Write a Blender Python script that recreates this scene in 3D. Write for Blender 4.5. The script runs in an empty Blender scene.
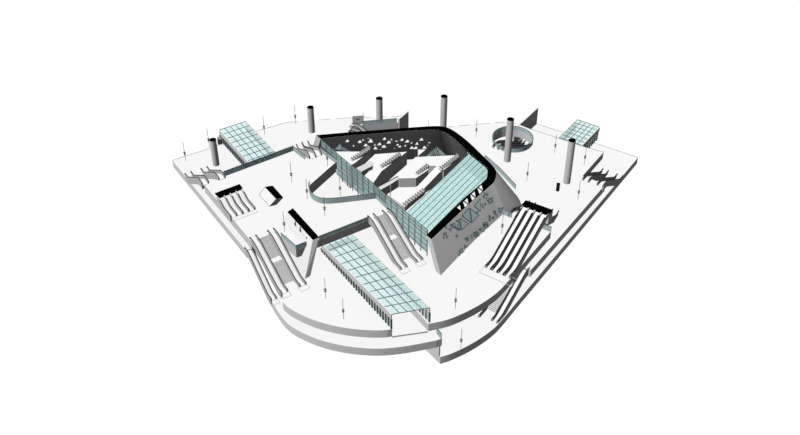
import bpy, bmesh, math
from math import radians, cos, sin, pi, hypot, atan2
from mathutils import Vector
from mathutils.geometry import tessellate_polygon

S = bpy.context.scene
COL = S.collection

# ------------------------------------------------------------------ camera
PITCH, F, DIST = radians(38.5), 980.0, 215.0
CAM = Vector((0, -DIST * cos(PITCH), DIST * sin(PITCH)))
FW = Vector((0, cos(PITCH), -sin(PITCH)))
UP = Vector((0, sin(PITCH), cos(PITCH)))


def at(u, v, z=0.0):
    """ground point at height z that the survey photo shows at (u, v)"""
    d = FW * F + Vector((1, 0, 0)) * (u - 400) - UP * (v - 217.5)
    return CAM + d * ((z - CAM.z) / d.z)


def on_plane(u, v, p0, n):
    d = FW * F + Vector((1, 0, 0)) * (u - 400) - UP * (v - 217.5)
    return CAM + d * ((p0 - CAM).dot(n) / d.dot(n))


cam_data = bpy.data.cameras.new('camera')
cam_data.sensor_width = 36
cam_data.lens = 36 * F / 800
cam_data.clip_end = 2000
cam = bpy.data.objects.new('camera', cam_data)
cam.location = CAM
cam.rotation_euler = (pi / 2 - PITCH, 0, 0)
COL.objects.link(cam)
S.camera = cam

# ------------------------------------------------------------------ light
S.view_settings.view_transform = 'Standard'
S.view_settings.look = 'None'
S.view_settings.gamma = 1
S.view_settings.exposure = 0
S.view_settings.use_curve_mapping = False
S.cycles.diffuse_bounces = 0
S.cycles.transparent_max_bounces = 40

w = bpy.data.worlds.new('backdrop_world')  # made-up surround: white only behind the model, dim elsewhere so side faces stay dark
S.world = w
w.use_nodes = True
nt = w.node_tree
nt.nodes.clear()
out = nt.nodes.new('ShaderNodeOutputWorld')
bg = nt.nodes.new('ShaderNodeBackground')
bg.inputs['Color'].default_value = (1, 1, 1, 1)
tc = nt.nodes.new('ShaderNodeTexCoord')
dot = nt.nodes.new('ShaderNodeVectorMath')
dot.operation = 'DOT_PRODUCT'
dot.inputs[1].default_value = FW
ramp = nt.nodes.new('ShaderNodeMapRange')
ramp.interpolation_type = 'SMOOTHSTEP'
ramp.inputs['From Min'].default_value = 0.74
ramp.inputs['From Max'].default_value = 0.82
ramp.inputs['To Min'].default_value = 0.035
ramp.inputs['To Max'].default_value = 1.02
nt.links.new(tc.outputs['Generated'], dot.inputs[0])
nt.links.new(dot.outputs['Value'], ramp.inputs['Value'])
nt.links.new(ramp.outputs['Result'], bg.inputs['Strength'])
nt.links.new(bg.outputs[0], out.inputs[0])

sd = bpy.data.lights.new('sun', 'SUN')
sd.energy = 3.55
sd.angle = radians(3)
sd.use_shadow = False
sun = bpy.data.objects.new('sun', sd)
sun.rotation_euler = Vector((-0.425, -0.27, 0.965)).to_track_quat('Z', 'Y').to_euler()
COL.objects.link(sun)
fd = bpy.data.lights.new('fill_sun', 'SUN')      # added shadowless fill from the viewer's right, lifts the dark faces
fd.energy = 0.17
fd.angle = radians(60)
fd.use_shadow = False
fill = bpy.data.objects.new('fill_sun', fd)
fill.rotation_euler = Vector((0.6, -0.75, 0.1)).to_track_quat('Z', 'Y').to_euler()
COL.objects.link(fill)


# ------------------------------------------------------------------ materials
def mat(name, col, rough=0.9, noise=0.0):
    m = bpy.data.materials.new(name)
    m.use_nodes = True
    n = m.node_tree
    n.nodes.clear()
    o = n.nodes.new('ShaderNodeOutputMaterial')
    d = n.nodes.new('ShaderNodeBsdfDiffuse')
    d.inputs['Color'].default_value = (*col, 1)
    d.inputs['Roughness'].default_value = 0
    if noise:
        t = n.nodes.new('ShaderNodeTexNoise')
        t.inputs['Scale'].default_value = 1.3
        c = n.nodes.new('ShaderNodeTexCoord')
        r = n.nodes.new('ShaderNodeMapRange')
        r.inputs['To Min'].default_value = 1 - noise
        r.inputs['To Max'].default_value = 1.0
        mx = n.nodes.new('ShaderNodeVectorMath')
        mx.operation = 'SCALE'
        mx.inputs[0].default_value = col
        n.links.new(c.outputs['Object'], t.inputs['Vector'])
        n.links.new(t.outputs['Fac'], r.inputs['Value'])
        n.links.new(r.outputs['Result'], mx.inputs['Scale'])
        n.links.new(mx.outputs['Vector'], d.inputs['Color'])
    n.links.new(d.outputs[0], o.inputs[0])
    return m


def glass(name, tint, body, fac):
    m = bpy.data.materials.new(name)
    m.use_nodes = True
    n = m.node_tree
    n.nodes.clear()
    o = n.nodes.new('ShaderNodeOutputMaterial')
    d = n.nodes.new('ShaderNodeBsdfDiffuse')
    d.inputs['Color'].default_value = (*body, 1)
    t = n.nodes.new('ShaderNodeBsdfTransparent')
    t.inputs['Color'].default_value = (*tint, 1)
    x = n.nodes.new('ShaderNodeMixShader')
    x.inputs[0].default_value = fac
    n.links.new(t.outputs[0], x.inputs[1])
    n.links.new(d.outputs[0], x.inputs[2])
    n.links.new(x.outputs[0], o.inputs[0])
    return m


WHITE = mat('white_paving', (0.90, 0.90, 0.90), noise=0.02)
WALL = mat('pale_concrete', (0.90, 0.90, 0.90), noise=0.04)
GREY = mat('grey_metal_panel', (0.70, 0.70, 0.71))
STEP = mat('white_steps', (0.93, 0.93, 0.93))
TREAD = mat('stair_concrete', (0.72, 0.72, 0.72), noise=0.05)
BLACK = mat('black_cut_face', (0.0015, 0.0015, 0.0015))
RAIL = mat('black_rubber', (0.035, 0.035, 0.035))
LINE = mat('dark_joint', (0.22, 0.22, 0.22))
HEDGE = mat('clipped_planting', (0.55, 0.55, 0.55), noise=0.3)
POST = mat('post_steel', (0.28, 0.29, 0.29))
BAR = mat('teal_mullion', (0.11, 0.17, 0.17))
ROOFG = glass('roof_glass', (0.90, 0.97, 0.97), (0.70, 0.86, 0.86), 0.45)
DOORG = glass('door_glass', (0.95, 0.98, 0.98), (0.90, 0.93, 0.93), 0.5)
CANG = glass('canopy_glass', (0.80, 0.95, 0.95), (0.55, 0.77, 0.77), 0.6)
WALLG = glass('curtain_wall_glass', (0.80, 0.92, 0.92), (0.54, 0.69, 0.69), 0.5)
BALG = glass('balustrade_glass', (0.66, 0.78, 0.78), (0.66, 0.78, 0.78), 0.72)
PANE = glass('window_glass', (0.75, 0.92, 0.92), (0.72, 0.87, 0.87), 0.85)


# ------------------------------------------------------------------ helpers
def tag(o, label=None, cat=None, group=None, kind=None):
    if label: o['label'] = label
    if cat: o['category'] = cat
    if group: o['group'] = group
    if kind: o['kind'] = kind
    return o


def thing(name, label, cat, loc, group=None):
    o = bpy.data.objects.new(name, None)
    o.empty_display_size = 0.5
    o.location = loc
    COL.objects.link(o)
    return tag(o, label, cat, group)


def root_of(o):
    while o.parent: o = o.parent
    return o


class MB:
    def __init__(self):
        self.v, self.f = [], []

    def add(self, vs, fs):
        k = len(self.v)
        self.v += [Vector(p) for p in vs]
        self.f += [[i + k for i in f] for f in fs]
        return self

    def prism(self, poly, z0, z1, holes=()):
        """vertical prism over a plan polygon (with holes); z1 may be a list"""
        loops = [list(poly)] + [list(h) for h in holes]
        flat = [p for l in loops for p in l]
        n = len(flat)
        zt = z1 if isinstance(z1, (list, tuple)) else [z1] * n
        tris = tessellate_polygon([[Vector((p[0], p[1], 0)) for p in l] for l in loops])
        vs = [(p[0], p[1], z) for p, z in zip(flat, zt)] + [(p[0], p[1], z0) for p in flat]
        fs = [list(t) for t in tris] + [[i + n for i in reversed(t)] for t in tris]
        s = 0
        for l in loops:
            m = len(l)
            for i in range(m):
                a, b = s + i, s + (i + 1) % m
                fs.append([a, b, b + n, a + n])
            s += m
        return self.add(vs, fs)

    def bar(self, a, b, wd, ht, up=(0, 0, 1)):
        """box of section wd x ht from a to b (a, b on its axis)"""
        a, b = Vector(a), Vector(b)
        d = (b - a).normalized()
        u = Vector(up)
        if abs(d.dot(u)) > 0.98: u = Vector((1, 0, 0))
        s = d.cross(u).normalized()
        u = s.cross(d)
        s, u = s * wd / 2, u * ht / 2
        vs = [p + x for p in (a, b) for x in (-s - u, s - u, s + u, -s + u)]
        return self.add(vs, [[0, 3, 2, 1], [4, 5, 6, 7], [0, 1, 5, 4], [1, 2, 6, 5], [2, 3, 7, 6], [3, 0, 4, 7]])

    def tube(self, pts, r, n=6):
        pts = [Vector(p) for p in pts]
        k = len(self.v)
        for i, p in enumerate(pts):
            d = (pts[min(i + 1, len(pts) - 1)] - pts[max(i - 1, 0)]).normalized()
            u = Vector((0, 0, 1)) if abs(d.z) < 0.95 else Vector((1, 0, 0))
            s = d.cross(u).normalized()
            u = s.cross(d)
            for j in range(n):
                q = 2 * pi * j / n
                self.v.append(p + s * cos(q) * r + u * sin(q) * r)
        for i in range(len(pts) - 1):
            for j in range(n):
                a, b = k + i * n + j, k + i * n + (j + 1) % n
                self.f.append([a, b, b + n, a + n])
        self.f.append([k + j for j in range(n)])
        e = k + (len(pts) - 1) * n
        self.f.append([e + j for j in reversed(range(n))])
        return self

    def cyl(self, c, r, z0, z1, n=32):
        vs = [(c[0] + r * cos(2 * pi * i / n), c[1] + r * sin(2 * pi * i / n), z) for z in (z0, z1) for i in range(n)]
        fs = [[i, (i + 1) % n, n + (i + 1) % n, n + i] for i in range(n)]
        fs += [list(reversed(range(n))), list(range(n, 2 * n))]
        return self.add(vs, fs)

    def ribbon(self, path, t, z0, z1, closed=False):
        """upright strip of thickness t following a plan path"""
        P = [Vector((p[0], p[1])) for p in path]
        n = len(P)
        L, R = [], []
        for i in range(n):
            a = P[(i - 1) % n] if closed or i else P[i]
            b = P[(i + 1) % n] if closed or i < n - 1 else P[i]
            d = (b - a).normalized()
            s = Vector((-d.y, d.x)) * t / 2
            L.append(P[i] + s)
            R.append(P[i] - s)
        z0s = z0 if isinstance(z0, list) else [z0] * n
        z1s = z1 if isinstance(z1, list) else [z1] * n
        vs = []
        for i in range(n):
            vs += [(*L[i], z0s[i]), (*R[i], z0s[i]), (*R[i], z1s[i]), (*L[i], z1s[i])]
        fs = []
        for i in range(n if closed else n - 1):
            a, b = 4 * i, 4 * ((i + 1) % n)
            for j in range(4):
                fs.append([a + j, a + (j + 1) % 4, b + (j + 1) % 4, b + j])
        if not closed: fs += [[0, 1, 2, 3], [4 * n - 1, 4 * n - 2, 4 * n - 3, 4 * n - 4]]
        return self.add(vs, fs)

    def slab_quad(self, q, t, n):
        """thin plate: polygon q (3-D points) thickened by t along n"""
        n = Vector(n).normalized() * t
        k = len(q)
        vs = [Vector(p) for p in q] + [Vector(p) + n for p in q]
        fs = [list(range(k)), [k + i for i in reversed(range(k))]]
        fs += [[i, (i + 1) % k, k + (i + 1) % k, k + i] for i in range(k)]
        return self.add(vs, fs)

    def build(self, name, m, parent=None, smooth=False):
        off = root_of(parent).location if parent else Vector((0, 0, 0))
        me = bpy.data.meshes.new(name)
        me.from_pydata([v - off for v in self.v], [], self.f)
        bm = bmesh.new()
        bm.from_mesh(me)
        bmesh.ops.recalc_face_normals(bm, faces=bm.faces)
        bm.to_mesh(me)
        bm.free()
        if smooth:
            for p in me.polygons: p.use_smooth = abs(p.normal.z) < 0.9
        me.materials.append(m)
        o = bpy.data.objects.new(name, me)
        COL.objects.link(o)
        if parent: o.parent = parent
        return o


def copy_tree(o, parent=None):
    c = o.copy()
    COL.objects.link(c)
    if parent: c.parent = parent
    for ch in list(o.children): copy_tree(ch, c)
    return c


def spline(pts, n=6, closed=False):
    pts = [Vector((p[0], p[1])) for p in pts]
    N = len(pts)
    res = []
    for i in range(N if closed else N - 1):
        g = lambda k: pts[k % N] if closed else pts[max(0, min(N - 1, k))]
        p0, p1, p2, p3 = g(i - 1), g(i), g(i + 1), g(i + 2)
        for j in range(n):
            t = j / n
            res.append(0.5 * ((2 * p1) + (p2 - p0) * t + (2 * p0 - 5 * p1 + 4 * p2 - p3) * t * t + (3 * p1 - p0 - 3 * p2 + p3) * t ** 3))
    if not closed: res.append(pts[-1])
    return res


def V2(p): return Vector((p[0], p[1]))


# site axes: BL runs along the blue tracks (towards the viewer), OR along the orange tracks
BL = Vector((cos(radians(-57)), sin(radians(-57))))
BN = Vector((-BL.y, BL.x))
OR_ = Vector((cos(radians(-124.4)), sin(radians(-124.4))))
ON = Vector((-OR_.y, OR_.x))
Z_UP, Z_MID, Z_LOW, Z_BOT, Z_CUT, TH = 5.0, 0.0, -5.0, -10.0, 7.0, 2.0

# ------------------------------------------------------------------ floor plates
FRONT = spline([(-29.6, -15.6), (-27.2, -19.6), (-25.6, -22.9), (-22.7, -27.6), (-19.5, -30.3), (-15.5, -32.5), (-10.4, -34.1),
                (-4.8, -34.75), (0, -34.3), (5.6, -32.95), (9.9, -31.5), (14.9, -28.3), (19.1, -24.5), (21.9, -20.8), (24.8, -16.4)], 6)


def front_between(x0, x1):
    return [p for p in FRONT if x0 < p.x < x1]


def edge_line(parent, path, z, dashes=None, closed=False, wd=0.11):
    m = MB()
    P = [V2(p) for p in path]
    if closed: P.append(P[0])
    for a, b in zip(P, P[1:]):
        L = (b - a).length
        if L < 1e-4: continue
        if not dashes:
            m.bar((*a, z + 0.01), (*b, z + 0.01), wd, 0.06)
        else:
            s = 0
            while s < L:
                e = min(L, s + dashes[0])
                p, q = a + (b - a) * s / L, a + (b - a) * e / L
                m.bar((*p, z + 0.01), (*q, z + 0.01), wd, 0.06)
                s += dashes[0] + dashes[1]
    return m.build('edge_line', LINE, parent)


# --- middle level
trL = Vector((-1.5, -34.35))
trR = trL + BN * 6.95
trRn = V2((5.45, -32.95))
trLf = trL - BL * 28.3
trRf = trR - BL * 28.3
# right trench corner sits on the curved front edge
n1, n2 = Vector((-32.4, -11.2)), Vector((-32.4, -11.2)) + BN * 2.1
n3 = n2 + BL * 12.6
M_BACK = [(-53.9, 21.7), (-45.8, 26.7), (-35.8, 34.0), (-28.2, 38.2)]
mw0, mw1 = V2(at(398.8, 118.8, 1.1)), V2(at(408, 111, 1.1))
me0 = V2(at(352, 126.4, 0))
M_BACK2 = [(-28.2, 38.2), (-20.1, 39.3), (-13.8, 40.2), mw1 + Vector((-3.0, -0.8)), mw1]
mid_poly = [V2(M_BACK[0]), n1, n2, n3]
mid_poly += front_between(n3.x + 0.3, trL.x - 0.2) + [trL, trLf, trRf, trRn] + front_between(trR.x + 0.6, 24.9)
mid_poly += [V2((32.6, -4.7)), V2((22.9, 1.9)), V2((6.6, -15.6)), V2((5.6, -14.6)), V2((-18.4, 20.0)), V2((-14.5, 27.0)),
             me0, mw0]
mid_poly += [V2(p) for p in reversed(M_BACK2)] + [V2(p) for p in reversed(M_BACK[1:3])]
floor_mid = MB().prism(mid_poly, Z_MID - TH, Z_MID).build('floor', WHITE)
tag(floor_mid, 'white middle floor plate with the curved front edge', 'floor', kind='structure')
edge_line(floor_mid, M_BACK, Z_MID)
edge_line(floor_mid, M_BACK2, Z_MID, dashes=(2.6, 1.3))

# --- upper level
left_at = lambda t: Vector((-53.9, 21.7)) + BL * t      # along the straight left boundary
stair_L_top = V2(at(264.5, 236.7, Z_UP))
fe = stair_L_top - BN * (stair_L_top - left_at(0)).dot(BN)
hole_curve = spline([at(*q, Z_UP) for q in [(310.6, 184.2), (309.0, 189.5), (310.5, 196), (314.5, 200.5), (321, 203.2), (330, 203.6), (340, 202.8), (352, 201.4), (364, 200), (376, 198.5)]], 4)
bal_c = [V2(at(*q, Z_UP)) for q in [(280.8, 237.5), (296, 250.3), (306.8, 246.3)]]
stair_C_top = V2(at(380.8, 215.3, Z_UP))
up_poly = [left_at(19.6), fe, stair_L_top + BN * 2.6, bal_c[0], bal_c[1], bal_c[2], V2((-18.3, -14.4)), V2((-16.8, -13.7)),
           stair_C_top - BN * 2.9, stair_C_top + BN * 1.4, V2((-2.5, -3.9)), V2((-5.2, 0.3))]
up_poly += list(reversed(hole_curve)) + [V2(at(336.7, 161.4, Z_UP)), V2((-18.0, 19.0)),
                                         V2((-18.6, 17.5)), V2((-21.6, 14.9)), V2((-24.6, 18.6)), V2((-39.2, 8.6)), V2((-39.6, 8.0))]
floor_up = MB().prism(up_poly, Z_UP - TH, Z_UP).build('floor', WHITE)
tag(floor_up, 'white upper floor plate on the left with a curved hole beside the glass wall', 'floor', kind='structure')
tag(MB().ribbon([V2(at(336.7, 161.6, Z_UP)) + Vector((-.4, .25)), V2(at(311.2, 184.4, Z_UP)) + Vector((-.4, .25))], .3, Z_UP - 3.0, Z_UP - TH).build('trim', WALL), 'dark edge beam below the straight side of the deck hole', 'beam', kind='structure')
edge_line(floor_up, [left_at(19.6), fe], Z_UP, wd=0.06)

# --- lower level
ring_c, ring_r = Vector((28.4, 37.3)), 5.1
ring_pts = [ring_c + Vector((cos(2 * pi * i / 48), sin(2 * pi * i / 48))) * ring_r for i in range(48)]
Q_BACK = [(4.5, 42.6), (11.3, 43.6), (15.5, 44.3), (20.7, 45.1), (27.5, 46.1), (30.6, 45.0)]
Q_BACK2 = [(30.6, 45.0), (33.4, 42.8), (36.9, 40.6), (40.0, 38.6), (46.2, 34.6), (50.6, 32.4)]
q_in = V2(at(582.5, 176, Z_LOW))
q_step = q_in + ON * 6.0
low_poly = [V2((50.6, 32.4)), q_in, V2((48.7, 18.6)) if False else q_step, V2((27.9, -11.7)), V2((19.0, -5.6)), V2((6.2, -26.0)), V2((8.3, -32.0))]
low_poly += list(reversed(front_between(-26.6, 7.6))) + [V2((-27.2, -19.8)), V2((-22, -16)), V2((-14, -8)), V2((-21, 18)), V2((-14, 26)), V2((-0.5, 39.8)), V2((2, 43.2))]
low_poly += [V2(p) for p in Q_BACK[1:]] + [V2(p) for p in Q_BACK2[1:-1]]
floor_low = MB().prism(low_poly, Z_LOW - TH, Z_LOW, [ring_pts]).build('floor', WHITE)
tag(floor_low, 'white lower floor plate on the right with a round opening', 'floor', kind='structure')
edge_line(floor_low, Q_BACK, Z_LOW, dashes=(2.6, 1.3))
edge_line(floor_low, Q_BACK2, Z_LOW)

# --- bottom level
bot_poly = [V2((60.8, 37.2))] + list(reversed(front_between(8.4, 25.0))) + [V2((8.05, -32.25)), V2((4.4, -27.2)), V2((12, -12)), V2((14, 20)),
           V2((36.5, 53.1))]
floor_bot = MB().prism(bot_poly, Z_BOT - TH, Z_BOT).build('floor', WHITE)
tag(floor_bot, 'white bottom floor plate at the far right corner', 'floor', kind='structure')
edge_line(floor_bot, [(36.5, 53.1), (60.8, 37.2)], Z_BOT)

# --- track trench below the near glass enclosure
tr_poly = [trL + BN * 0.02, trRn - BN * 0.02, trRf - BN * 0.02, trLf + BN * 0.02]
trench = MB().prism(tr_poly, Z_MID - TH - 0.4, Z_MID - TH).build('floor', WHITE)
tag(trench, 'white track bed under the long glass roof', 'floor', kind='structure')

# --- stray walls of the cutaway
wl = MB().ribbon([mw1, mw0], 0.4, Z_LOW, Z_MID + 1.1).build('wall_back', WALL)
tag(wl, 'dark end wall at the back beside the third column', 'wall', kind='structure')
wl = MB().ribbon([V2((36.4, 53.0)), V2((29.2, 42.6))], 0.55, Z_BOT, Z_LOW + 0.15).build('wall_back', WALL)
tag(wl, 'dark triangular looking wall behind the round opening', 'wall', kind='structure')
wl = MB().ribbon([me0, mw0 + Vector((-.3, 0))], 0.3, Z_LOW, Z_MID - TH).build('wall_back', WALL)
tag(wl, 'pale retaining wall under the back glass balustrade', 'wall', kind='structure')
wl = MB().ribbon([V2((7.9, -32.0)), V2((4.4, -27.2))], 0.3, Z_BOT, Z_LOW - TH).build('wall_front', WALL)
tag(wl, 'pale side wall below the end of the lower deck', 'wall', kind='structure')


# ------------------------------------------------------------------ cone walls
def lines_cross(p, d, q, e):
    k = d.x * e.y - d.y * e.x
    t = ((q.x - p.x) * e.y - (q.y - p.y) * e.x) / k
    return p + d * t


cone = thing('cone_wall', 'large flared cone wall with black cut top and rounded back corner', 'wall', (8, 5, Z_LOW))
OUT_K = [at(*q, Z_CUT) for q in [(316.2, 135.3), (345, 132.7), (400, 128.4), (434.6, 126.2), (447, 127.7), (456.6, 132.8), (468.6, 142.3), (482.1, 155.2), (492.4, 165.6), (496.2, 172.4), (495, 179.8), (490.4, 185.6), (470, 203), (431.4, 239.3)]]
IN_K = [at(*q, Z_CUT) for q in [(320.7, 138.8), (345, 136.2), (400, 131.6), (432.5, 129.8), (444.9, 132.4), (453, 138), (461.4, 145), (471.7, 154.8), (484.2, 164.8), (487.9, 169.3), (487.3, 176.6), (484.2, 181), (464, 198.4), (426.2, 235.2)]]


def densify(K):
    K = [V2(p) for p in K]
    res = []
    # straight first and last spans, smooth in between
    for i in range(0, 3): res.append(K[i])
    mid = spline(K[2:13], 8)
    res += mid[1:]
    for i in range(1, 6): res.append(K[12].lerp(K[13], i / 5))
    return res


OUTP, INP = densify(OUT_K), densify(IN_K)
NP_ = len(OUTP)


def flare(P):
    """plan displacement per metre of depth"""
    D = []
    for i in range(len(P)):
        a, b = P[max(i - 1, 0)], P[min(i + 1, len(P) - 1)]
        d = (b - a).normalized()
        D.append(Vector((-d.y, d.x)) * 0.45)     # outward: path runs clockwise seen from above
    for i in range(len(P)):
        east = max(0.0, min(1.0, (P[i].x - 15.5) / 4)) * max(0.0, min(1.0, (P[i].y - 2.5) / 8))
        D[i] *= 1 + 0.5 * east
    D[0] = -BL * 0.5
    for i in range(5):
        f = (4 - i) / 4
        D[-1 - i] = D[-1 - i].lerp(BL * 0.52, f * f)
    return D


FL = flare(OUTP)
DEPTH = Z_CUT - Z_LOW


def cone_pt(P, i, z):
    p = P[i] + FL[i] * (Z_CUT - z)
    return Vector((p.x, p.y, z))


cm = MB()
TRI = []       # triangular openings in the back wall
# the back wall spans are built with real triangular holes between stations 1 and 3
hole_px = [(347, 140.8, 2.0, 1.7), (353.5, 145.5, 1.1, .9), (359.8, 141.6, 2.6, 2.2), (363.2, 140, 1.0, .8), (365.8, 145.2, 2.6, 1.9), (370.8, 140.9, 2.8, 2.3), (374.6, 144.6, 1.2, 1.0),
           (375.1, 148.3, 2.4, 1.8), (379.9, 143.9, 2.5, 2.0), (384.3, 138.7, 2.2, 1.9), (384.0, 146.6, 2.8, 2.1), (388.9, 142.0, 2.7, 2.0), (391.6, 139.4, 1.0, .9), (397.7, 144.6, 1.6, 1.3), (402.4, 139.8, 2.0, 1.7),
           (400.2, 146.7, 2.0, 1.4), (396.3, 141.1, 1.0, .9), (407.6, 141.3, 2.6, 2.1), (411.7, 147.4, 2.3, 1.6), (415.9, 147.9, 2.6, 1.8), (416.6, 143.2, 2.0, 1.7), (421.3, 139.3, 2.3, 2.0), (424.2, 147.2, 2.6, 1.9),
           (405.1, 145.6, 1.3, 1.0), (411.3, 143.0, .9, .8), (428.6, 142.5, 1.1, .9), (427.8, 145.3, .9, .7), (394.4, 148.6, .9, .7), (380.5, 149.5, .9, .7), (368.2, 138.6, .9, .7)]


def station(P, s, z, outer=False):
    """point on the wall surface at fractional path station s"""
    i = min(int(s), NP_ - 2)
    f = s - i
    p = (P[i] + FL[i] * (Z_CUT - z)).lerp(P[i + 1] + FL[i + 1] * (Z_CUT - z), f)
    return Vector((p.x, p.y, z))


S_HOLE = 18     # stations 0..S_HOLE form the pierced back wall


# arc length along the wall so that holes have true size
cum = [0.0]
for i in range(NP_ - 1): cum.append(cum[-1] + (INP[i + 1] - INP[i]).length)


def s_of_len(L):
    for i in range(NP_ - 1):
        if L <= cum[i + 1]: return i + (L - cum[i]) / (cum[i + 1] - cum[i])
    return NP_ - 1


def proj(X):
    d = Vector(X) - CAM
    k = d.dot(FW)
    return 400 + F * d.x / k, 217.5 - F * d.dot(UP) / k


def find_sz(u, v):
    best = None
    for a in range(0, 160):
        s = s_of_len(cum[S_HOLE] * a / 160)
        for b in range(0, 56):
            z = 6.7 - b * 0.2
            x, y = proj(station(INP, s, z))
            e = (x - u) ** 2 + (y - v) ** 2
            if best is None or e < best[0]: best = (e, s, z)
    return best


loops = []
for (u, v, wx, hz) in hole_px:
    e, s, z = find_sz(u, v)
    i = int(s)
    L = cum[i] + (s - i) * (cum[i + 1] - cum[i])
    w2, h2 = wx * 0.21, hz * 0.27
    loops.append([(L - w2, z - h2), (L + w2, z - h2), (L + w2 * 0.25, z + h2), (L - w2 * 0.25, z + h2)])
GABLES = [('triangular glazed opening at the left end of the back wall', [(334.2, 149.6), (339.5, 143.2), (352, 152.2)]),
          ('triangular glazed opening in the back wall above the right terrace', [(424.8, 156.4), (437.3, 146.7), (447.2, 155.2)])]
GABLE_P = []
for lab, px in GABLES:
    l = []
    for u, v in px:
        e, s_, z = find_sz(u, v)
        i = int(s_)
        l.append((cum[i] + (s_ - i) * (cum[i + 1] - cum[i]), z))
    loops.append(l)
    GABLE_P.append((lab, [station(INP, s_of_len(q[0]), q[1]) for q in l]))


def inside(x, y, l):
    c = False
    for (x0, y0), (x1, y1) in zip(l, l[1:] + l[:1]):
        if (y0 > y) != (y1 > y) and x < (x1 - x0) * (y - y0) / (y1 - y0) + x0: c = not c
    return c


CELL = 0.2
NX, NZ = int(cum[S_HOLE] / CELL) + 1, int(DEPTH / CELL)
dx, dz = cum[S_HOLE] / NX, DEPTH / NZ
solid = [[not any(inside((i + .5) * dx, Z_LOW + (j + .5) * dz, l) for l in loops) for j in range(NZ)] for i in range(NX)]
gi, go = [], []
for i in range(NX + 1):
    s_ = min(s_of_len(i * dx), S_HOLE)
    for j in range(NZ + 1):
        gi.append(station(INP, s_, Z_LOW + j * dz))
        go.append(station(OUTP, s_, Z_LOW + j * dz))
ng = len(gi)
ix = lambda i, j: i * (NZ + 1) + j
fs = []
ok_ = lambda i, j: 0 <= i < NX and 0 <= j < NZ and solid[i][j]
for i in range(NX):
    for j in range(NZ):
        if not solid[i][j]: continue
        q = [ix(i, j), ix(i + 1, j), ix(i + 1, j + 1), ix(i, j + 1)]
        fs.append(q)
        fs.append([k + ng for k in reversed(q)])
        for (ii, jj), (a, b) in (((i - 1, j), (3, 0)), ((i + 1, j), (1, 2)), ((i, j - 1), (0, 1)), ((i, j + 1), (2, 3))):
            if not ok_(ii, jj) and not (ii == NX):
                fs.append([q[a], q[b], q[b] + ng, q[a] + ng])
cm.add(gi + go, fs)
# rounded corner and long right side
vs, fs = [], []
for i in range(S_HOLE, NP_):
    vs += [cone_pt(INP, i, Z_CUT), cone_pt(OUTP, i, Z_CUT), cone_pt(OUTP, i, Z_LOW), cone_pt(INP, i, Z_LOW)]
for i in range(NP_ - 1 - S_HOLE):
    for j in range(4):
        fs.append([4 * i + j, 4 * i + (j + 1) % 4, 4 * i + 4 + (j + 1) % 4, 4 * i + 4 + j])
e = 4 * (NP_ - 1 - S_HOLE)
fs.append([e, e + 1, e + 2, e + 3])
cm.add(vs, fs)
shell = cm.build('wall_shell', WALL, cone)
for p_ in shell.data.polygons: p_.use_smooth = True
shell.data.set_sharp_from_angle(angle=radians(30))

# black section cut on top; triangular openings show white where the cut meets the pierced zone
a9, a8 = OUTP[-1], OUTP[-14]
b9, b8 = INP[-1], INP[-14]
cap_holes = []
for k in range(7):
    f0 = 0.50 + k * 0.064
    o0, o1 = a9.lerp(a8, f0), a9.lerp(a8, f0 + 0.05)
    i0, i1 = b9.lerp(b8, f0), b9.lerp(b8, f0 + 0.05)
    if k % 2:
        cap_holes.append([o0.lerp(i0, .14), o1.lerp(i1, .14), i1.lerp(o1, .16), i1.lerp(o1, .17).lerp(i0, .18)])
    else:
        cap_holes.append([i0.lerp(o0, .14), i1.lerp(o1, .14), o0.lerp(i0, .16), o0.lerp(i0, .17).lerp(o1, .05)])
cap_poly = OUTP + list(reversed(INP))
MB().prism(cap_poly, Z_CUT + 0.01, Z_CUT + 0.05, cap_holes).build('cut_face', BLACK, cone)

# glazed triangular windows on the outer right side
wp = cone_pt(OUTP, NP_ - 1, Z_CUT)
wq = cone_pt(OUTP, NP_ - 6, Z_CUT)
wr = cone_pt(OUTP, NP_ - 4, Z_LOW)
wn = (wq - wp).cross(wr - wq).normalized()
if wn.dot(CAM - wp) < 0: wn = -wn


from mathutils.bvhtree import BVHTree
shell_tree = BVHTree.FromPolygons([v.co + cone.location for v in shell.data.vertices], [list(p.vertices) for p in shell.data.polygons])


def on_shell(u, v):
    d = (FW * F + Vector((1, 0, 0)) * (u - 400) - UP * (v - 217.5)).normalized()
    hit = shell_tree.ray_cast(CAM, d)
    return hit[0] if hit[0] else on_plane(u, v, wp, wn)


def tri_window(px, big=False):
    q = [on_shell(u, v) + wn * 0.07 for u, v in px]
    c = sum(q, Vector()) / len(q)
    fr = MB()
    for a, b in zip(q, q[1:] + q[:1]):
        fr.bar(a, b, 0.15 if big else 0.12, 0.12, wn)
    f_ = fr.build('window_frame', BAR, cone)
    MB().slab_quad([c + (p - c) * 0.93 for p in q], 0.05, wn).build('pane', PANE, f_)


def Z5(x, y): return 425 + x / 8.7, 190 + y / 8.7


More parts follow.
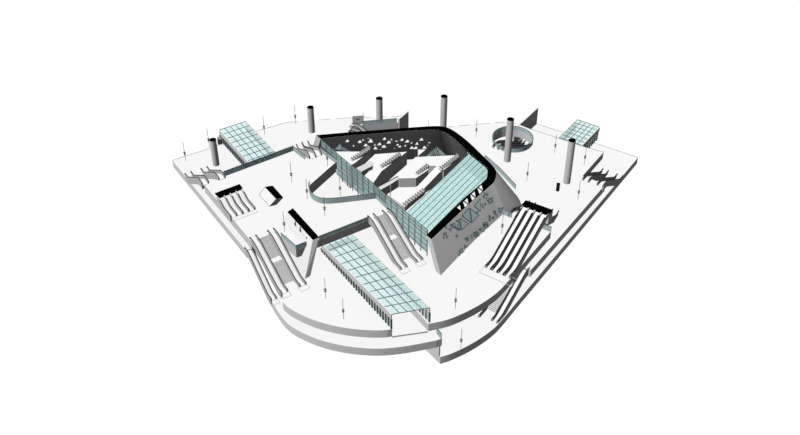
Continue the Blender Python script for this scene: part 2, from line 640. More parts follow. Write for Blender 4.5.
big = [[(320, 225), (380, 155), (400, 285)], [(390, 160), (465, 220), (405, 283)], [(425, 140), (478, 75), (480, 185)], [(300, 245), (378, 295), (315, 345)],
       [(215, 305), (255, 290), (265, 335)], [(262, 330), (300, 290), (308, 345)], [(270, 270), (290, 260), (296, 285)], [(490, 125), (530, 115), (505, 160)], [(540, 95), (575, 70), (585, 110)]]
for t in big: tri_window([Z5(*p) for p in t], True)
small = [[(520, 40), (540, 25), (545, 50)], [(500, 60), (515, 50), (516, 72)], [(165, 375), (185, 368), (180, 390)], [(180, 400), (198, 398), (190, 418)], [(262, 395), (280, 390), (275, 412)],
         [(155, 410), (165, 405), (168, 425)], [(440, 190), (462, 188), (452, 208)], [(590, 185), (612, 178), (610, 205)], [(550, 225), (562, 220), (560, 240)], [(580, 240), (596, 236), (592, 255)], [(610, 215), (626, 212), (620, 232)],
         [(500, 300), (530, 275), (545, 300)], [(505, 310), (545, 305), (520, 335)], [(420, 375), (450, 355), (440, 405)], [(450, 395), (465, 372), (470, 405)], [(640, 165), (680, 150), (655, 200)], [(565, 250), (548, 262), (566, 268)]]
for t in small: tri_window([Z5(*p) for p in t])
for t in [[(100, 280), (118, 262), (122, 285)], [(118, 290), (140, 272), (135, 300)], [(130, 245), (148, 252), (132, 262)], [(165, 190), (185, 185), (172, 212)], [(188, 180), (205, 175), (196, 205)], [(132, 208), (150, 205), (146, 222)], [(98, 292), (112, 288), (104, 305)],
          [(212, 165), (228, 150), (240, 172)], [(232, 140), (256, 120), (262, 148)]]:
    tri_window([(440 + x / 5.44, 200 + y / 5.44) for x, y in t])

for cx_, cy_, r_ in [(288, 20, 9), (302, 44, 10), (322, 44, 11), (311, 62, 8), (362, 95, 13), (336, 112, 8), (312, 132, 7), (330, 133, 6), (100, 180, 8), (121, 190, 9), (90, 215, 6), (240, 215, 13), (205, 235, 10), (285, 165, 9), (265, 190, 8), (160, 188, 10), (135, 176, 9)]:
    k_ = (cx_ * 7) % 3
    tri_window([(425 + (cx_ + r_ * cos(2.1 * j + k_)) / 4.84, 190 + (cy_ + r_ * sin(2.1 * j + k_)) / 4.84) for j in range(3)])


# glass balustrades ---------------------------------------------------------
def balustrade(path, z, label, h=1.15, closed=False, posts=2.4, group=None):
    P = [V2(p) for p in path]
    c = P[len(P) // 2]
    r = thing('glass_balustrade', label, 'balustrade', (c.x, c.y, z), group)
    MB().ribbon(P, 0.10, z, z + h, closed).build('glass_panel', BALG, r)
    MB().ribbon(P, 0.16, z + h, z + h + 0.09, closed).build('top_rail', BAR, r)
    return r


balustrade([(-39.2, 8.4), (-24.6, 18.5)], Z_UP, 'long dark teal glass balustrade along the back edge of the upper deck', 1.3)
balustrade([(-24.6, 18.5), (-21.6, 14.8)], Z_UP, 'short glass balustrade beside the escalators at the back of the upper deck', 1.2)
balustrade([(-18.3, 18.0), (-14.5, 13.4)], Z_UP, 'glass balustrade at the foot of the glass wall above the dark hole edge', 1.2)
balustrade(hole_curve[2:], Z_UP, 'curved pale glass balustrade around the hole in the upper deck', 1.4)
balustrade([(-5.1, 0.2), (-2.6, -3.6)], Z_UP, 'short glass balustrade along the glass wall above the central stairs', 1.2)
balustrade([(-16.6, -13.6), stair_C_top - BN * 3.0], Z_UP, 'dark glass balustrade on the front edge above the long glass roof', 0.85)
balustrade([bal_c[0] + BN * 0.1, bal_c[1], bal_c[2]], Z_UP, 'L-shaped teal glass balustrade on the small balcony by the left stairs', 1.2)
balustrade([at(503.5, 214.5), at(511.8, 218)], Z_MID, 'short glass balustrade beside the cone wall behind the dark escalators', 1.3)
balustrade([at(541.3, 228.2), at(551, 232)], Z_MID, 'short glass balustrade on the corner right of the dark escalators', 1.3)
balustrade([at(436.5, 333.5, Z_LOW), at(441.5, 339.5, Z_LOW)], Z_LOW, 'small glass balustrade closing the end of the lower front deck', 1.5)
balustrade([at(484.5, 159.5, Z_LOW), at(499, 172, Z_LOW), at(515.5, 189.5, Z_LOW)], Z_LOW, 'long glass balustrade behind the rounded corner of the cone wall', 1.3)
balustrade([me0 + (mw0 - me0) * .22, mw0 + (me0 - mw0) * .04], Z_MID, 'glass balustrade at the back in front of the third column', 1.2)
balustrade(ring_pts, Z_LOW, 'round glass balustrade ringing the circular floor opening', 1.1, closed=True)

# left cone wall --------------------------------------------------------------
lc = [V2(at(*q, Z_CUT)) for q in [(287.4, 212), (292.9, 208.3), (319.2, 237.4), (312.8, 240.1)]]
lcone = thing('cone_wall', 'small slanting cone wall with black cut top left of the long glass roof', 'wall', (-19, -14, 0))
foot = [V2(at(304.9, 279, 0)), V2(at(310.4, 275.8, 0))]
dO, dI = foot[0] - lc[3], foot[1] - lc[2]
lb = [lc[0] - BN * 4.2, lc[1] - BN * 3.8, foot[1], foot[0]]
vs = [(*p, Z_CUT) for p in lc] + [(*p, 0) for p in lb]
MB().add(vs, [[0, 1, 2, 3], [4, 7, 6, 5], [0, 4, 5, 1], [1, 5, 6, 2], [2, 6, 7, 3], [3, 7, 4, 0]]).build('wall_shell', WALL, lcone)
MB().prism(lc, Z_CUT + 0.01, Z_CUT + 0.05).build('cut_face', BLACK, lcone)
o0, o3 = Vector((*lc[0], Z_CUT)), Vector((*lc[3], Z_CUT))
o7 = Vector((*foot[0], 0))
ln = (o3 - o0).cross(o7 - o3).normalized()
if ln.dot(Vector((-1, -.6, .4))) < 0: ln = -ln
for t in [[(76, 128), (85, 122), (92, 150)], [(80, 118), (90, 112), (88, 125)], [(105, 165), (112, 150), (120, 182)], [(104, 150), (114, 146), (111, 158)], [(120, 190), (130, 186), (126, 200)], [(138, 205), (146, 200), (148, 214)]]:
    q = [on_plane(280 + x / 5.43, 200 + y / 5.43, o0, ln) for x, y in t]
    MB().slab_quad(q, 0.06, ln).build('pane', RAIL, lcone)

# ------------------------------------------------------------------ platform enclosure curtain wall
e0, e1 = V2(at(321, 139.5, Z_CUT)), V2(at(427.6, 229.8, Z_CUT))
enc = thing('curtain_wall', 'tall teal glass platform enclosure wall with dark mullions', 'glass wall', (-6, 2, 0))
EL = (e1 - e0).length
ed = (e1 - e0).normalized()
NPAN = 19
brk = (Vector((-14.4, 14.1)) - e0).dot(ed)
for k in range(NPAN):
    a, b = e0 + ed * EL * k / NPAN, e0 + ed * EL * (k + 1) / NPAN
    z0 = Z_UP if (k + 0.5) * EL / NPAN < brk else Z_MID
    MB().ribbon([a + ed * .07, b - ed * .07], 0.08, z0 + (0.1 if z0 > 1 else .8), Z_CUT - 0.05).build('glass_panel', WALLG, enc)
    MB().bar((*b, z0), (*b, Z_CUT), 0.16, 0.2).build('mullion', BAR, enc)
rails = MB()
for z in (1.3, 2.6, 3.9, 5.2, 6.1, 6.95):
    s0 = e0 if z > 5 else e0 + ed * brk
    rails.bar((*s0, z), (*e1, z), 0.12, 0.09)
rails.build('transom', BAR, enc)

# ------------------------------------------------------------------ glazed canopy inside the cone
can = thing('glass_canopy', 'large pale cyan glass canopy inside the cone wall', 'glass roof', (9, 0, 6.4))
ZC = 6.75
c0, c1 = Vector((1.5, -9.0)), Vector((5.6, -14.3))
q0 = V2(at(407.8, 212.0, ZC))
q1 = V2(at(468, 154.5, ZC))
inner = [p for p in INP if p.y < (q1.y + 1.2) and p.x > 6]
can_poly = [q0, V2(at(427.3, 230.6, ZC))] + list(reversed([p - (FL[INP.index(p)]) * 0.2 for p in inner])) + [q1]
MB().prism(can_poly, ZC - 0.08, ZC).build('glass_panel', CANG, can)
bars = MB()
cd = (q1 - q0).normalized()
cn = Vector((cd.y, -cd.x))


def clip_can(p, d):
    """interval of line p+t*d inside the canopy outline"""
    ts = []
    n = len(can_poly)
    for i in range(n):
        a, b = can_poly[i], can_poly[(i + 1) % n]
        e_ = b - a
        k = d.x * e_.y - d.y * e_.x
        if abs(k) < 1e-9: continue
        w_ = a - p
        t = (w_.x * e_.y - w_.y * e_.x) / k
        s_ = (w_.x * d.y - w_.y * d.x) / k
        if -1e-6 <= s_ <= 1 + 1e-6: ts.append(t)
    return (min(ts), max(ts)) if len(ts) > 1 else None


for k in range(0, 10):
    iv = clip_can(q0 + cn * (0.03 + k * 1.22), cd)
    if iv: bars.bar((*(q0 + cn * (0.03 + k * 1.22) + cd * iv[0]), ZC + .03), (*(q0 + cn * (0.03 + k * 1.22) + cd * iv[1]), ZC + .03), 0.11, 0.1)
bars.build('glazing_bar', BAR, can)
bars = MB()
for k in range(1, 11):
    iv = clip_can(q0 + cd * (k * 2.5 - 3.5), cn)
    if iv: bars.bar((*(q0 + cd * (k * 2.5 - 3.5) + cn * iv[0]), ZC + .02), (*(q0 + cd * (k * 2.5 - 3.5) + cn * iv[1]), ZC + .02), 0.03, 0.05)
bars.build('glazing_bar', GREY, can)


# ------------------------------------------------------------------ platform screen door enclosures
def psd(label, c, d, n, L, W, zf, z_near, z_far, rows, cols, post_step, fascia, skew=0.0):
    """c: near left corner, d: unit towards far end, n: unit to the right"""
    r = thing('screen_door_enclosure', label, 'platform enclosure', (*c, zf))
    zt = lambda t: z_near + (z_far - z_near) * t / L
    pt = lambda t, s, z: Vector((*(c + d * (t - skew * (s / W) * (1 - t / L)) + n * s), z))
    for i in range(rows):
        for j in range(cols):
            t0, t1, s0, s1 = L * i / rows, L * (i + 1) / rows, W * j / cols, W * (j + 1) / cols
            MB().slab_quad([pt(t0, s0, zt(t0)), pt(t0, s1, zt(t0)), pt(t1, s1, zt(t1)), pt(t1, s0, zt(t1))], -0.06, (0, 0, 1)).build('roof_pane', ROOFG, r)
    gb = MB()
    for i in range(rows + 1):
        t = L * i / rows
        gb.bar(pt(t, 0, zt(t) + .03), pt(t, W, zt(t) + .03), 0.13, 0.1)
    for j in range(1, cols):
        s = W * j / cols
        gb.bar(pt(0, s, zt(0) + .03), pt(L, s, zt(L) + .03), 0.13, 0.1)
    gb.build('glazing_bar', BAR, r)
    for s in (0, W):
        sg = -1 if s == 0 else 1
        q = [pt(0, s, zt(0) + .08), pt(L, s, zt(L) + .08), pt(L, s, zt(L) - fascia), pt(0, s, zt(0) - fascia)]
        MB().slab_quad(q, 0.18 * sg, (*n, 0)).build('side_fascia', WALL, r)
        q = [pt(0, s, zt(0) - fascia), pt(L, s, zt(L) - fascia), pt(L, s, zf + .02), pt(0, s, zf + .02)]
        MB().slab_quad(q, 0.06 * sg, (*n, 0)).build('door_glass', DOORG, r)
        k = int(L / post_step)
        for i in range(k + 1):
            t = min(L - 0.1, i * post_step + 0.1)
            if zt(t) - fascia - zf < 0.15: continue
            MB().bar(pt(t, s + .1 * sg, zf), pt(t, s + .1 * sg, zt(t) - fascia), 0.22, 0.42, (*d, 0)).build('door_post', BAR, r)
    return r


near_c = trL
nd = -BL
psd('long near glass roofed platform enclosure sloping down to the front', near_c, nd, BN, 27.2, 6.95, 0, 3.85, 2.1, 10, 5, 1.0, 1.25, skew=2.4)
fl = V2(at(219.5, 130, 3.1))
fr = V2(at(245.0, 120.8, 3.1))
fW = (fr - fl).dot(BN)
psd('far left glass roofed platform enclosure behind the upper deck', fl + BL * 22.0, -BL, BN, 22.0, fW, 0, 3.1, 3.1, 10, 5, 1.0, 1.2)
oc = V2(at(580.9, 146.5, -6.4))
ol = V2(at(558.4, 138.4, -6.4))
oW = (oc - ol).dot(ON)
ofar = V2(at(598, 125.5, -6.4))
oL = (ofar - oc).dot(-OR_)
psd('far right glass roofed platform enclosure on the bottom level', ol + OR_ * 3.0, -OR_, ON, oL + 2.4, oW, Z_BOT, -6.4, -6.4, 8, 5, 1.4, 1.0)
eb = thing('equipment_box', 'small grey box at the far end of the far left glass enclosure', 'box', at(220.3, 143.5, 0))
p = at(220.3, 143.5, 0)
MB().bar(p + Vector((0, 0, .0)), p + Vector((0, 0, 1.5)), 1.0, 1.0).build('housing', mat('box_grey', (.12, .13, .13)), eb)
MB().bar(p + Vector((0, 0, 1.5)), p + Vector((0, 0, 1.6)), 1.15, 1.15).build('lid', POST, eb)


# ------------------------------------------------------------------ escalators and stairs
def escalator(label, bot, d, z0, z1, wd, flat0=1.3, flat1=1.3, run=None, clip=None, group=None, truss=0.9, landing=True, tr_mat=None, rail_r=0.075, ang=30):
    """bot: plan point of the lower end, d: plan unit pointing up the slope"""
    bot, d = V2(bot), V2(d).normalized()
    n = Vector((d.y, -d.x))
    r = thing('escalator', label, 'escalator', (*bot, z0), group)
    if run is None: run = (z1 - z0) / math.tan(radians(ang))
    prof = [(0, z0)]
    # eased transitions
    zz = z1 - z0
    K = 14
    prof.append((flat0 * .6, z0))
    for i in range(K + 1):
        t = i / K
        e = 0.12
        if t < e: g = t * t / (2 * e)
        elif t > 1 - e and not clip: g = (1 - e) - (1 - t) ** 2 / (2 * e)
        else: g = t - e / 2
        gm = (1 - e) if not clip else (1 - e / 2)
        prof.append((flat0 + run * t, z0 + zz * g / gm))
    if not clip:
        prof.append((flat0 + run + flat1 * .5, z1))
        prof.append((flat0 + run + flat1, z1))
    pt = lambda s, o, z: Vector((*(bot + d * s + n * o), z))

    def panel(o0, o1, lo, hi):
        m = MB()
        vs = []
        for s, z in prof:
            za, zb = z + lo, z + hi
            if clip: za, zb = min(za, clip), min(zb, clip)
            vs += [pt(s, o0, za), pt(s, o1, za), pt(s, o1, zb), pt(s, o0, zb)]
        fs = []
        for i in range(len(prof) - 1):
            for j in range(4):
                fs.append([4 * i + j, 4 * i + (j + 1) % 4, 4 * i + 4 + (j + 1) % 4, 4 * i + 4 + j])
        k = 4 * (len(prof) - 1)
        fs += [[0, 1, 2, 3], [k + 3, k + 2, k + 1, k]]
        return m.add(vs, fs)

    h = wd / 2
    panel(-h, h, -truss, 0.0).build('truss', tr_mat or GREY, r)
    panel(-h + .2, h - .2, 0.02, 0.10).build('step_band', STEP, r)
    for sg in (-1, 1):
        bal = panel(sg * h, sg * (h - .14), 0.0, 0.92).build('balustrade', GREY, r)
        pts = []
        for s, z in prof:
            zr = z + 1.0
            if clip and zr > clip: break
            pts.append(pt(s, sg * (h - .07), zr))
        a = pts[0] - Vector((*d, 0)) * .35
        pts = [a + Vector((0, 0, -.5)), a + Vector((*(-d * .15), -.25)), a] + pts
        if not clip:
            b = pts[-1] + Vector((*d, 0)) * .35
            pts += [b, b + Vector((*(d * .15), -.25)), b + Vector((0, 0, -.5))]
        MB().tube(pts, rail_r + .03, 6).build('handrail', RAIL, bal)
    if landing:
        m = MB()
        q = [pt(-1.3, -h - .2, z0), pt(-1.3, h + .2, z0), pt(.2, h + .25, z0), pt(.2, -h - .25, z0)]
        for a, b in zip(q, q[1:] + q[:1]): m.bar(a + Vector((0, 0, .02)), b + Vector((0, 0, .02)), .09, .05)
        m.build('landing_frame', mat_landing, r)
    return r


mat_landing = mat('landing_joint', (0.5, 0.5, 0.5))


def esc_px(label, top, bot, z0, z1, wd, **k):
    """handrail centre ends seen at top / bot"""
    a, b = V2(at(*top, z1 + 1)), V2(at(*bot, z0 + .45))
    d = (a - b).normalized()
    L = (a - b).length
    fl0 = k.pop('flat0', 1.0)
    fl1 = k.pop('flat1', 1.0)
    return escalator(label, b, d, z0, z1, wd, flat0=fl0, flat1=fl1, run=L - fl0 - fl1, **k)


# stair flights: left (upper -> middle) and centre
def stairs(label, top, bot, wd, steps=40, cat='stairs', land=True, m=None):
    top, bot = Vector(top), Vector(bot)
    dd = V2(bot) - V2(top)
    L = dd.length
    d = dd.normalized()
    n = Vector((-d.y, d.x)) * wd / 2
    r = thing('staircase', label, cat, bot)
    H = top.z - bot.z
    lw = 1.3 if land else 0
    half = (L - lw) / 2

    def flight(s0, s1, z0, z1, k):
        mb = MB()
        for i in range(k):
            a = s0 + (s1 - s0) * i / k
            b = s0 + (s1 - s0) * (i + 1) / k
            z = z0 + (z1 - z0) * (i + 1) / k
            zb = z - 0.55
            p, q = V2(top) + d * a, V2(top) + d * b
            mb.prism([p - n, p + n, q + n, q - n], zb, z)
        return mb
    if land:
        flight(0, half, top.z, top.z - H / 2, steps // 2).build('flight', m or TREAD, r)
        p, q = V2(top) + d * half, V2(top) + d * (half + lw)
        MB().prism([p - n, p + n, q + n, q - n], top.z - H / 2 - .5, top.z - H / 2 + .02).build('landing', STEP, r)
        flight(half + lw, L, top.z - H / 2, bot.z, steps // 2).build('flight', m or TREAD, r)
    else:
        flight(0, L, top.z, bot.z, steps).build('flight', m or TREAD, r)
    return r


def mid(a, b): return ((a[0] + b[0]) / 2, (a[1] + b[1]) / 2)


G1 = 'escalators beside the stairs'
esc_px('long pale escalator on the outer left side of the left stairs', mid((251, 237.6), (256.2, 236)), mid((281.5, 292.7), (286.7, 290.8)), 0, 5, 1.5, group=G1)
esc_px('long pale escalator between the left stairs and the small balcony', mid((268.9, 230.7), (274, 229)), mid((299.6, 285.6), (305.2, 283.5)), 0, 5, 1.5, group=G1)
stairs('grey ribbed left stairs between two escalators with a white half landing', at(264.3, 236.5, 5), at(289.6, 282.6, 0), 2.2)
esc_px('pale escalator left of the central stairs, next to the long glass roof', (371.4, 215.2), (403.3, 267.5), 0, 5, 1.5, group=G1)
esc_px('pale escalator right of the central stairs, along the glass wall', (386, 209.8), (419, 260.2), 0, 5, 1.5, group=G1)
stairs('grey ribbed central stairs between two escalators with a white half landing', at(380.0, 215.6, 5), at(407.0, 259.0, 0), 2.0)
esc_px('outermost left escalator running down along the outer edge to the lower front deck', (248.0, 247.2), (273.4, 298.8), -5, 0, 1.3, group=G1)

# four escalators cut at the top, left
G2 = 'left bank of four cut-off escalators'
rails_b = [(230.5, 216.8), (236.4, 214.6), (242.5, 212.6), (248.6, 210.4), (254.6, 208.2)]
names4 = ['pale cut-off escalator, the one nearest the left edge of the upper deck', 'pale cut-off escalator, second from the left edge of the upper deck',
          'pale cut-off escalator, third from the left edge of the upper deck', 'pale cut-off escalator, the one nearest the black topped box']
up_dir = -BL
for i in range(4):
    a = V2(at(*mid(rails_b[i], rails_b[i + 1]), Z_UP + .5))
    Lb = (V2(at(*mid((214.9, 193.2), (218.4, 197.2)), Z_CUT)) - a).dot(up_dir)
    escalator(names4[i], a, up_dir, Z_UP, Z_CUT, 1.5, flat0=Lb - 3.9, run=3.9, clip=Z_CUT, group=G2, landing=False)
cp = [at(*q, Z_CUT) for q in [(214.9, 193.2), (239.7, 184), (242.7, 188.2), (218.4, 197.4)]]
cb = thing('cut_truss', 'black section cut across the top of the left four escalators', 'section cut', (*V2(cp[3]), Z_UP))
MB().prism(cp, Z_CUT - .25, Z_CUT + .03).build('cut_face', BLACK, cb)
base = [V2(p) for p in cp]
MB().prism([base[0] + BL * .9, base[1] + BL * .9, base[2], base[3]], Z_UP, Z_CUT - .25).build('support_wall', WALL, cb)
lf = MB()
q = [at(227.5, 213, 5), at(256, 203, 5), at(258, 213.5, 5), at(231, 222.5, 5)]
q = [Vector((*(V2(at(231.0, 222.0, 5)) + BN * s_ + BL * t_), 5.02)) for s_, t_ in ((0, 0), (6.2, 0), (6.2, -2.0), (0, -2.0))]
for a, b in zip(q, q[1:] + q[:1]): lf.bar(a, b, .09, .05)
lf.build('landing_frame', mat_landing, cb)

# four escalators cut at the top, right
G3 = 'right bank of four cut-off escalators'
names4 = ['dark sided cut-off escalator, the one nearest the big cone wall', 'dark sided cut-off escalator, second from the big cone wall',
          'dark sided cut-off escalator, third from the big cone wall', 'dark sided cut-off escalator, the one farthest from the big cone wall']
rb0, rb1 = V2(at(485.7, 266.2, .45)), V2(at(510.6, 277.3, .45))
step = (rb1 - rb0) / 4
for i in range(4):
    a = rb0 + step * (i + .5)
    Lb = (V2(at(523.7, 202.9, Z_CUT)).lerp(V2(at(550, 212.6, Z_CUT)), (i + .5) / 4) - a).dot(-OR_)
    escalator(names4[i], a, -OR_, 0, Z_CUT, step.length - .05, flat0=1.4, run=Lb - 1.4, clip=Z_CUT, group=G3, landing=False)
cp = [at(*q, Z_CUT) for q in [(525.8, 200.2), (553, 210), (547.2, 214.6), (521.2, 205.0)]]
cb = thing('cut_truss', 'black section cut across the top of the right four escalators', 'section cut', (*V2(cp[3]), 0))
MB().prism(cp, Z_CUT - .3, Z_CUT + .03).build('cut_face', BLACK, cb)
base = [V2(p) for p in cp]
MB().prism([base[3] - OR_ * .9, base[2] - OR_ * .9, base[1], base[0]], Z_CUT - 3.2, Z_CUT - .3).build('support_wall', WALL, cb)
lf = MB()
q0_ = rb0 - ON * .2
q = [Vector((*(rb0 - ON * .4 + ON * s_ + OR_ * t_), .02)) for s_, t_ in ((0, 1.9), (7.6, 1.9), (7.6, -.5), (0, -.5))]
for a, b in zip(q, q[1:] + q[:1]): lf.bar(a, b, .09, .05)
lf.build('landing_frame', mat_landing, cb)


# escalators that run down away from the viewer
def esc_down(label, near, far, z1, z0, wd, **k):
    a, b = V2(at(*near, z1 + .6)), V2(at(*far, z0 + .8))
    L = (b - a).length
    return escalator(label, b, a - b, z0, z1, wd, flat0=.9, flat1=1.5, run=L - 2.4, landing=False, **k)


G4 = 'escalators going down behind the decks'
esc_down('pale escalator behind the upper deck, at its left corner', (205.0, 182.6), (188.6, 173.6), 5, 0, 1.6, group=G4)
esc_down('pale escalator behind the upper deck, next to the long back balustrade', (221.7, 177.4), (204.6, 168.6), 5, 0, 1.6, group=G4)
esc_down('pale escalator by the black cone wall end, on the side of the short balustrade', (312.6, 156.6), (299.8, 145.1), 5, 0, 1.6, group=G4)
esc_down('pale escalator tucked against the end of the black topped cone wall', (318.2, 154.2), (305.3, 142.8), 5, 0, 1.6, group=G4)
esc_down('dark escalator at the right corner, beside the dark stepped wall', (586.0, 179.8), (605.2, 170.6), -5, -10, 1.6, group=G4)
esc_down('dark escalator at the right corner, nearest the outer right edge', (600.6, 184.8), (619.4, 175.8), -5, -10, 1.6, group=G4)
esc_down('dark escalator inside the round opening, on its left side', (495.8, 147.0), (520, 138.0), -5, -10, 1.6, group=G4)
esc_down('dark escalator inside the round opening, in front of the column', (505.5, 150.2), (527.5, 142.0), -5, -10, 1.6, group=G4)
esc_down('dark escalator descending behind the right bank, on its cone wall side', (512.5, 216.0), (532, 203), 0, -5, 1.6, group=G4)
esc_down('dark escalator descending behind the right bank, on its outer side', (538, 226.5), (555.2, 211.2), 0, -5, 1.6, group=G4)
for i, (dx, dy, t) in enumerate([(0, 0, 'backmost'), (-.2, -2.0, 'middle'), (-.4, -4.0, 'front')]):
    q_ = V2(at(352.5, 124.6, 1)) + Vector((dx, dy))
    d_ = Vector((cos(radians(-22)), sin(radians(-22))))
    escalator('pale curved looking escalator below the lift tower, %s of three' % t, q_ + d_ * 10.5, -d_, -5, 0, 1.5, flat0=.9, flat1=1.2, run=8.4, landing=False, group='escalators below the lift tower')

# lower right: to the bottom level
esc_px('dark escalator at the front right going down along the outer edge', (526.0, 267.3), (495.0, 321), -10, -5, 1.4, group=G1, landing=False, flat1=.4)
stairs('pale stairs tucked under the front edge at the lower right', at(507, 284.5, -6.2), at(490.8, 311.5, -10), 2.0, land=False, steps=18)
a_ = V2(at(476.8, 313.0, -9))
escalator('dark escalator mostly hidden under the curved front edge', a_, -OR_, -10, -5, 1.5, flat0=1.0, flat1=1.0, group=G1, landing=False)

# ------------------------------------------------------------------ round columns
G5 = 'tall round columns with black cut tops'
for (u, v), zb, r_, lab in [((212.7, 139.7), 0, .78, 'round grey column at the left, beside the far left glass roof'),
                            ((310.3, 107.3), 0, .80, 'round grey column at the back just left of the cone wall end'),
                            ((379.2, 98.3), 0, .82, 'round grey column behind the back glass balustrade'),
                            ((444.2, 96.3), -5, .84, 'tall round grey column rising behind the rounded cone wall'),
                            ((510.6, 119.2), -5, .84, 'tall round grey column standing in front of the round opening'),
                            ((572.2, 140.4), -5, .84, 'tall round grey column near the dark right corner escalators')]:
    c = at(u, v, Z_CUT)
    r = thing('round_column', lab, 'column', (c.x, c.y, zb), G5)
    MB().cyl(c, r_, zb, Z_CUT).build('shaft', WALL, r)
    MB().cyl(c, r_ + .01, Z_CUT, Z_CUT + .04).build('cut_face', BLACK, r)
p = at(557.6, 190.5, Z_LOW)
r = thing('bollard', 'short black post standing alone left of the right column', 'post', p)
MB().cyl(p, .42, Z_LOW, Z_LOW + 1.9, 20).build('shaft', RAIL, r)
MB().cyl(p, .45, Z_LOW + 1.9, Z_LOW + 1.98, 20).build('cut_face', BLACK, r)

# ------------------------------------------------------------------ black topped box
bx = thing('slanted_shaft', 'white slanted box with a black top on the upper deck', 'shaft', at(269, 201, 5))
T = [at(*q, Z_CUT) for q in [(264.8, 187.1), (272.6, 185.7), (283.3, 197.7), (276, 199)]]
B = [at(*q, Z_UP) for q in [(259.2, 194.8), (266, 194), (276.7, 204.7), (269.5, 206.4)]]
MB().add(T + B, [[0, 1, 2, 3], [7, 6, 5, 4], [0, 4, 5, 1], [1, 5, 6, 2], [2, 6, 7, 3], [3, 7, 4, 0]]).build('casing', STEP, bx)
MB().prism(T, Z_CUT + .01, Z_CUT + .05).build('cut_face', BLACK, bx)
ol_ = MB()
for a, b in ((T[0], B[0]), (B[0], B[3]), (B[3], B[2]), (T[3], B[3])): ol_.bar(a, b, .09, .09)
ol_.build('edge_line', LINE, bx)

# ------------------------------------------------------------------ lift tower at the back
lt = thing('lift_tower', 'small pale lift tower with a rounded white top at the back', 'lift', at(358, 122.5, 0))
c = V2(at(358, 122.5, 0))
ax, ay = Vector((cos(radians(8)), sin(radians(8)))), Vector((-sin(radians(8)), cos(radians(8))))
rect = lambda hx, hy: [c + ax * x + ay * y for x, y in ((-hx, -hy), (hx, -hy), (hx, hy), (-hx, hy))]
MB().prism(rect(1.35, .9), 0, 2.3).build('casing', WALL, lt)
rt_ = MB()
prof = [(-1.5, 0)] + [(-1.5 + .3 - .3 * cos(q * pi / 8), .3 * sin(q * pi / 8)) for q in range(1, 5)] + [(1.5 - .3 + .3 * sin(q * pi / 8), .3 * cos(q * pi / 8)) for q in range(0, 5)]
vs = [Vector((*(c + ax * x + ay * y), 2.3 + z)) for y in (-1, 1) for x, z in prof]
k = len(prof)
rt_.add(vs, [list(range(k)), [k + i for i in reversed(range(k))]] + [[i, (i + 1) % k, k + (i + 1) % k, k + i] for i in range(k)]).build('rounded_top', STEP, lt)
MB().bar(Vector((*(c - ay * .93 - ax * .1 - ax * .45), 1.55)), Vector((*(c - ay * .93 - ax * .1 + ax * .45), 1.55)), .06, .22).build('vent_slot', RAIL, lt)
MB().bar(Vector((*(c + ax * 1.36 - ay * .2), 0)), Vector((*(c + ax * 1.36 - ay * .2), 2.2)), .5, .06).build('door', BLACK, lt)

# ------------------------------------------------------------------ garden terraces inside the cone
G6 = 'white garden terraces'


def terrace(name, label, px, z, zb=Z_LOW, m=None, ztop=None, cat='terrace', group=G6):
    if ztop is None: ztop = [z] * len(px)
    P = [at(u, v, zz) for (u, v), zz in zip(px, ztop)]
    c = sum(P, Vector()) / len(P)
    o = MB().prism(P, zb, list(ztop)).build(name, m or STEP)
    off = Vector((c.x, c.y, zb))
    for v in o.data.vertices: v.co -= off
    o.location = off
    return tag(o, label, cat, group)


terrace('garden_terrace', 'highest white garden terrace in the narrow left corner of the cone', [(335, 151.5), (362, 151.6), (370.5, 150.6), (354.5, 163.2), (349, 166), (341, 158)], 1.5)
terrace('garden_terrace', 'white garden terrace in the middle, between the two long dark side walls', [(375, 154.2), (400, 152.3), (407, 151.6), (381.5, 171.2), (373.6, 182.4), (364.5, 175.8), (371, 169.2), (372.6, 165.6), (364.5, 164.2)], 0.0)
terrace('planter', 'small curved grey planter stair below the highest terrace', [(356.4, 168), (370.5, 161), (373, 163), (372.6, 166), (368, 168), (361.5, 171.5)], 1.0, m=GREY, cat='planter', group=None)
terrace('garden_terrace', 'largest white garden terrace on the right, with a grey front face', [(415.6, 157.0), (455.2, 155.2), (461, 157), (443.6, 170), (441, 166.2), (428.4, 165.6), (428.2, 169.8), (416, 178), (399, 178.4), (398, 175.5), (388.6, 180.8)], -1.0)
terrace('garden_terrace', 'lowest white garden terrace in front of the grey face, beside the glass wall', [(384, 192), (390.5, 184.5), (398.6, 187), (417, 186), (425, 190), (404.8, 207)], -3.6)
terrace('planter', 'small white triangular planter against the dark back wall', [(417.8, 149.6), (425.6, 149.5), (418.6, 155.4)], -.8, cat='planter', group=None)
terrace('garden_ramp', 'white ramp dropping along the glass canopy to the garden floor', [(437, 165.8), (443, 168.8), (423, 189.5), (416.4, 187.4)], 0, ztop=[-1, -1, -3.55, -3.55], cat='ramp', group=None)
terrace('garden_ramp', 'grey stepped ramp joining the middle and right garden terraces', [(378.4, 187.2), (390, 181), (398, 175.5), (398.6, 179.2), (390.6, 184.2), (380.6, 189.8)], -1.3, m=GREY, cat='ramp', group=None)
pp = at(390.5, 195.5, -3.6)
gp = thing('slender_post', 'thin grey post on the dark wall beside the lower garden floor', 'post', pp)
MB().bar(pp, pp + Vector((0, 0, 3)), .18, .18).build('shaft', GREY, gp)
MB().bar(pp, pp + Vector((0, 0, .1)), .5, .5).build('base_plate', GREY, gp)


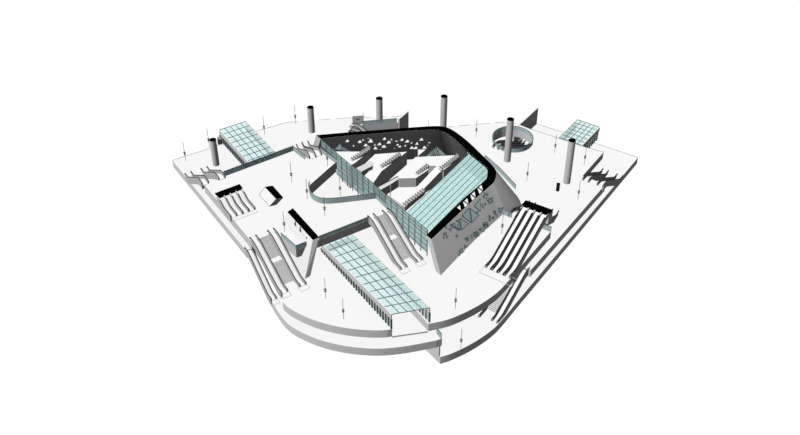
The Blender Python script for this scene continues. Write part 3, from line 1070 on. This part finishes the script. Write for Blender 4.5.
def garden_stair(label, px0, px1, z0, z1, n=8, wd=.9, group='serrated garden steps'):
    """flight of separate block steps with planting strips"""
    a, b = at(*px0, z0), at(*px1, z1)
    d = (V2(b) - V2(a)).normalized()
    nn = Vector((-d.y, d.x)) * wd / 2
    L = (V2(b) - V2(a)).length
    r = thing('garden_steps', label, 'steps', a, group)
    m1, m2 = MB(), MB()
    for i in range(n):
        s0, s1 = L * i / n, L * (i + 1) / n
        z = z0 + (z1 - z0) * (i + 1) / n
        p, q = V2(a) + d * s0, V2(a) + d * s1
        m1.prism([p - nn, p + nn, q + nn, q - nn], z - .8, z)
        # upright kerb blocks give the serrated outline
        k = V2(a) + d * (s0 + (s1 - s0) * .55)
        m2.prism([k - nn * 1.0, k + nn * 1.0, k + nn * 1.0 + d * .22, k - nn * 1.0 + d * .22], z, z + .5)
    m1.build('tread_blocks', GREY, r)
    m2.build('kerb_blocks', HEDGE, r)
    return r


garden_stair('serrated grey steps on the edge of the highest garden terrace', (351, 160.5), (369.8, 148.2), 1.5, 2.6, 9)
garden_stair('serrated grey steps on the edge of the middle garden terrace', (380.5, 167.5), (399.8, 154.2), 0, 1.0, 9)
garden_stair('serrated grey steps along the right terrace beside the glass canopy', (440, 169.5), (460.3, 154.2), -1, -0.2, 10)
garden_stair('serrated grey steps at the lowest garden floor by the canopy corner', (402.8, 206), (424, 190.0), -3.6, -3.0, 9)
garden_stair('short serrated grey steps in the middle of the right garden terrace', (416.2, 174.6), (427.6, 165.4), -1, -.5, 6)


# glazed triangular openings in the back wall, flush with its inner face
def gable(label, P):
    l, ap, rr = P
    n = (rr - l).cross(ap - l).normalized()
    if n.dot(CAM - l) < 0: n = -n
    fr = MB()
    for p_, q_ in ((l, ap), (ap, rr), (l, rr)): fr.bar(p_, q_, .14, .2, n)
    base = rr - l
    t_ap = (ap - l).dot(base) / base.dot(base)
    for t in (.32, .41, .5, .59, .68):
        g = l + base * t
        k = t / t_ap if t < t_ap else (1 - t) / (1 - t_ap)
        fr.bar(g, g + (ap - (l + base * t_ap)) * k, .1, .16, n)
    f_ = fr.build('window_frame', BAR, cone)
    f_['label'] = label
    MB().slab_quad([l, rr, ap], 0.08, -n).build('pane', ROOFG, f_)


for lab, P in GABLE_P: gable(lab, P)

# ------------------------------------------------------------------ slender posts with a small bracket
proto = None
G7 = 'slender posts with a bracket at mid height'
posts = [((185.9, 161), 0, 'slender bracketed post at the far left corner'), ((209.6, 147.5), 0, 'slender bracketed post partly behind the left round column'),
         ((264.7, 134.5), 0, 'slender bracketed post right of the far left glass roof'), ((295.8, 124), 0, 'slender bracketed post on the back edge left of a round column'),
         ((291.8, 182.4), 5, 'slender bracketed post in the middle of the upper deck'), ((307.4, 199), 5, 'slender bracketed post at the tip of the curved balustrade'),
         ((284.8, 232), 5, 'slender bracketed post beside the small balcony'), ((340.4, 196), 0, 'slender bracketed post seen inside the deck hole'),
         ((325, 216.5), 5, 'slender bracketed post in front of the curved balustrade'), ((327.6, 166), 5, 'slender bracketed post below the upper end of the glass wall'),
         ((428.2, 138), -5, 'slender bracketed post behind the middle of the cone wall'), ((476, 137), -5, 'slender bracketed post on the dashed back edge'),
         ((526.8, 181), -5, 'slender bracketed post between the cone corner and the right column'), ((554.5, 152.8), -5, 'slender bracketed post left of the far right glass roof'),
         ((584, 164.5), -5, 'slender bracketed post in front of the far right glass roof'), ((577.8, 199.5), -5, 'slender bracketed post below the right corner escalators'),
         ((501.7, 233.6), 0, 'slender bracketed post beside the dark right bank and cone wall'), ((325.8, 298.4), 0, 'slender bracketed post left of the long glass roof, the farther one'),
         ((343.6, 319), 0, 'slender bracketed post left of the long glass roof, the nearer one'), ((455.3, 308.5), 0, 'slender bracketed post on the front floor under the cone tip'),
         ((460.8, 348), -10, 'slender bracketed post on the bottom floor at the front')]
for (u, v), z, lab in posts:
    if proto is None:
        proto = thing('slender_post', lab, 'post', at(u, v, z), G7)
        L0 = proto.location.copy()
        MB().tube([L0, L0 + Vector((0, 0, 5.4))], .055, 6).build('shaft', POST, proto)
        g = MB()
        g.bar(L0 + Vector((-.3, 0, 2.45)), L0 + Vector((.3, 0, 2.45)), .2, .14)
        g.bar(L0 + Vector((-.25, 0, 1.95)), L0 + Vector((.25, 0, 1.95)), .2, .14)
        g.bar(L0 + Vector((0, 0, 1.75)), L0 + Vector((0, 0, 2.65)), .26, .26)
        g.build('bracket', POST, proto)
    else:
        o = copy_tree(proto)
        o.location = at(u, v, z)
        o['label'] = lab
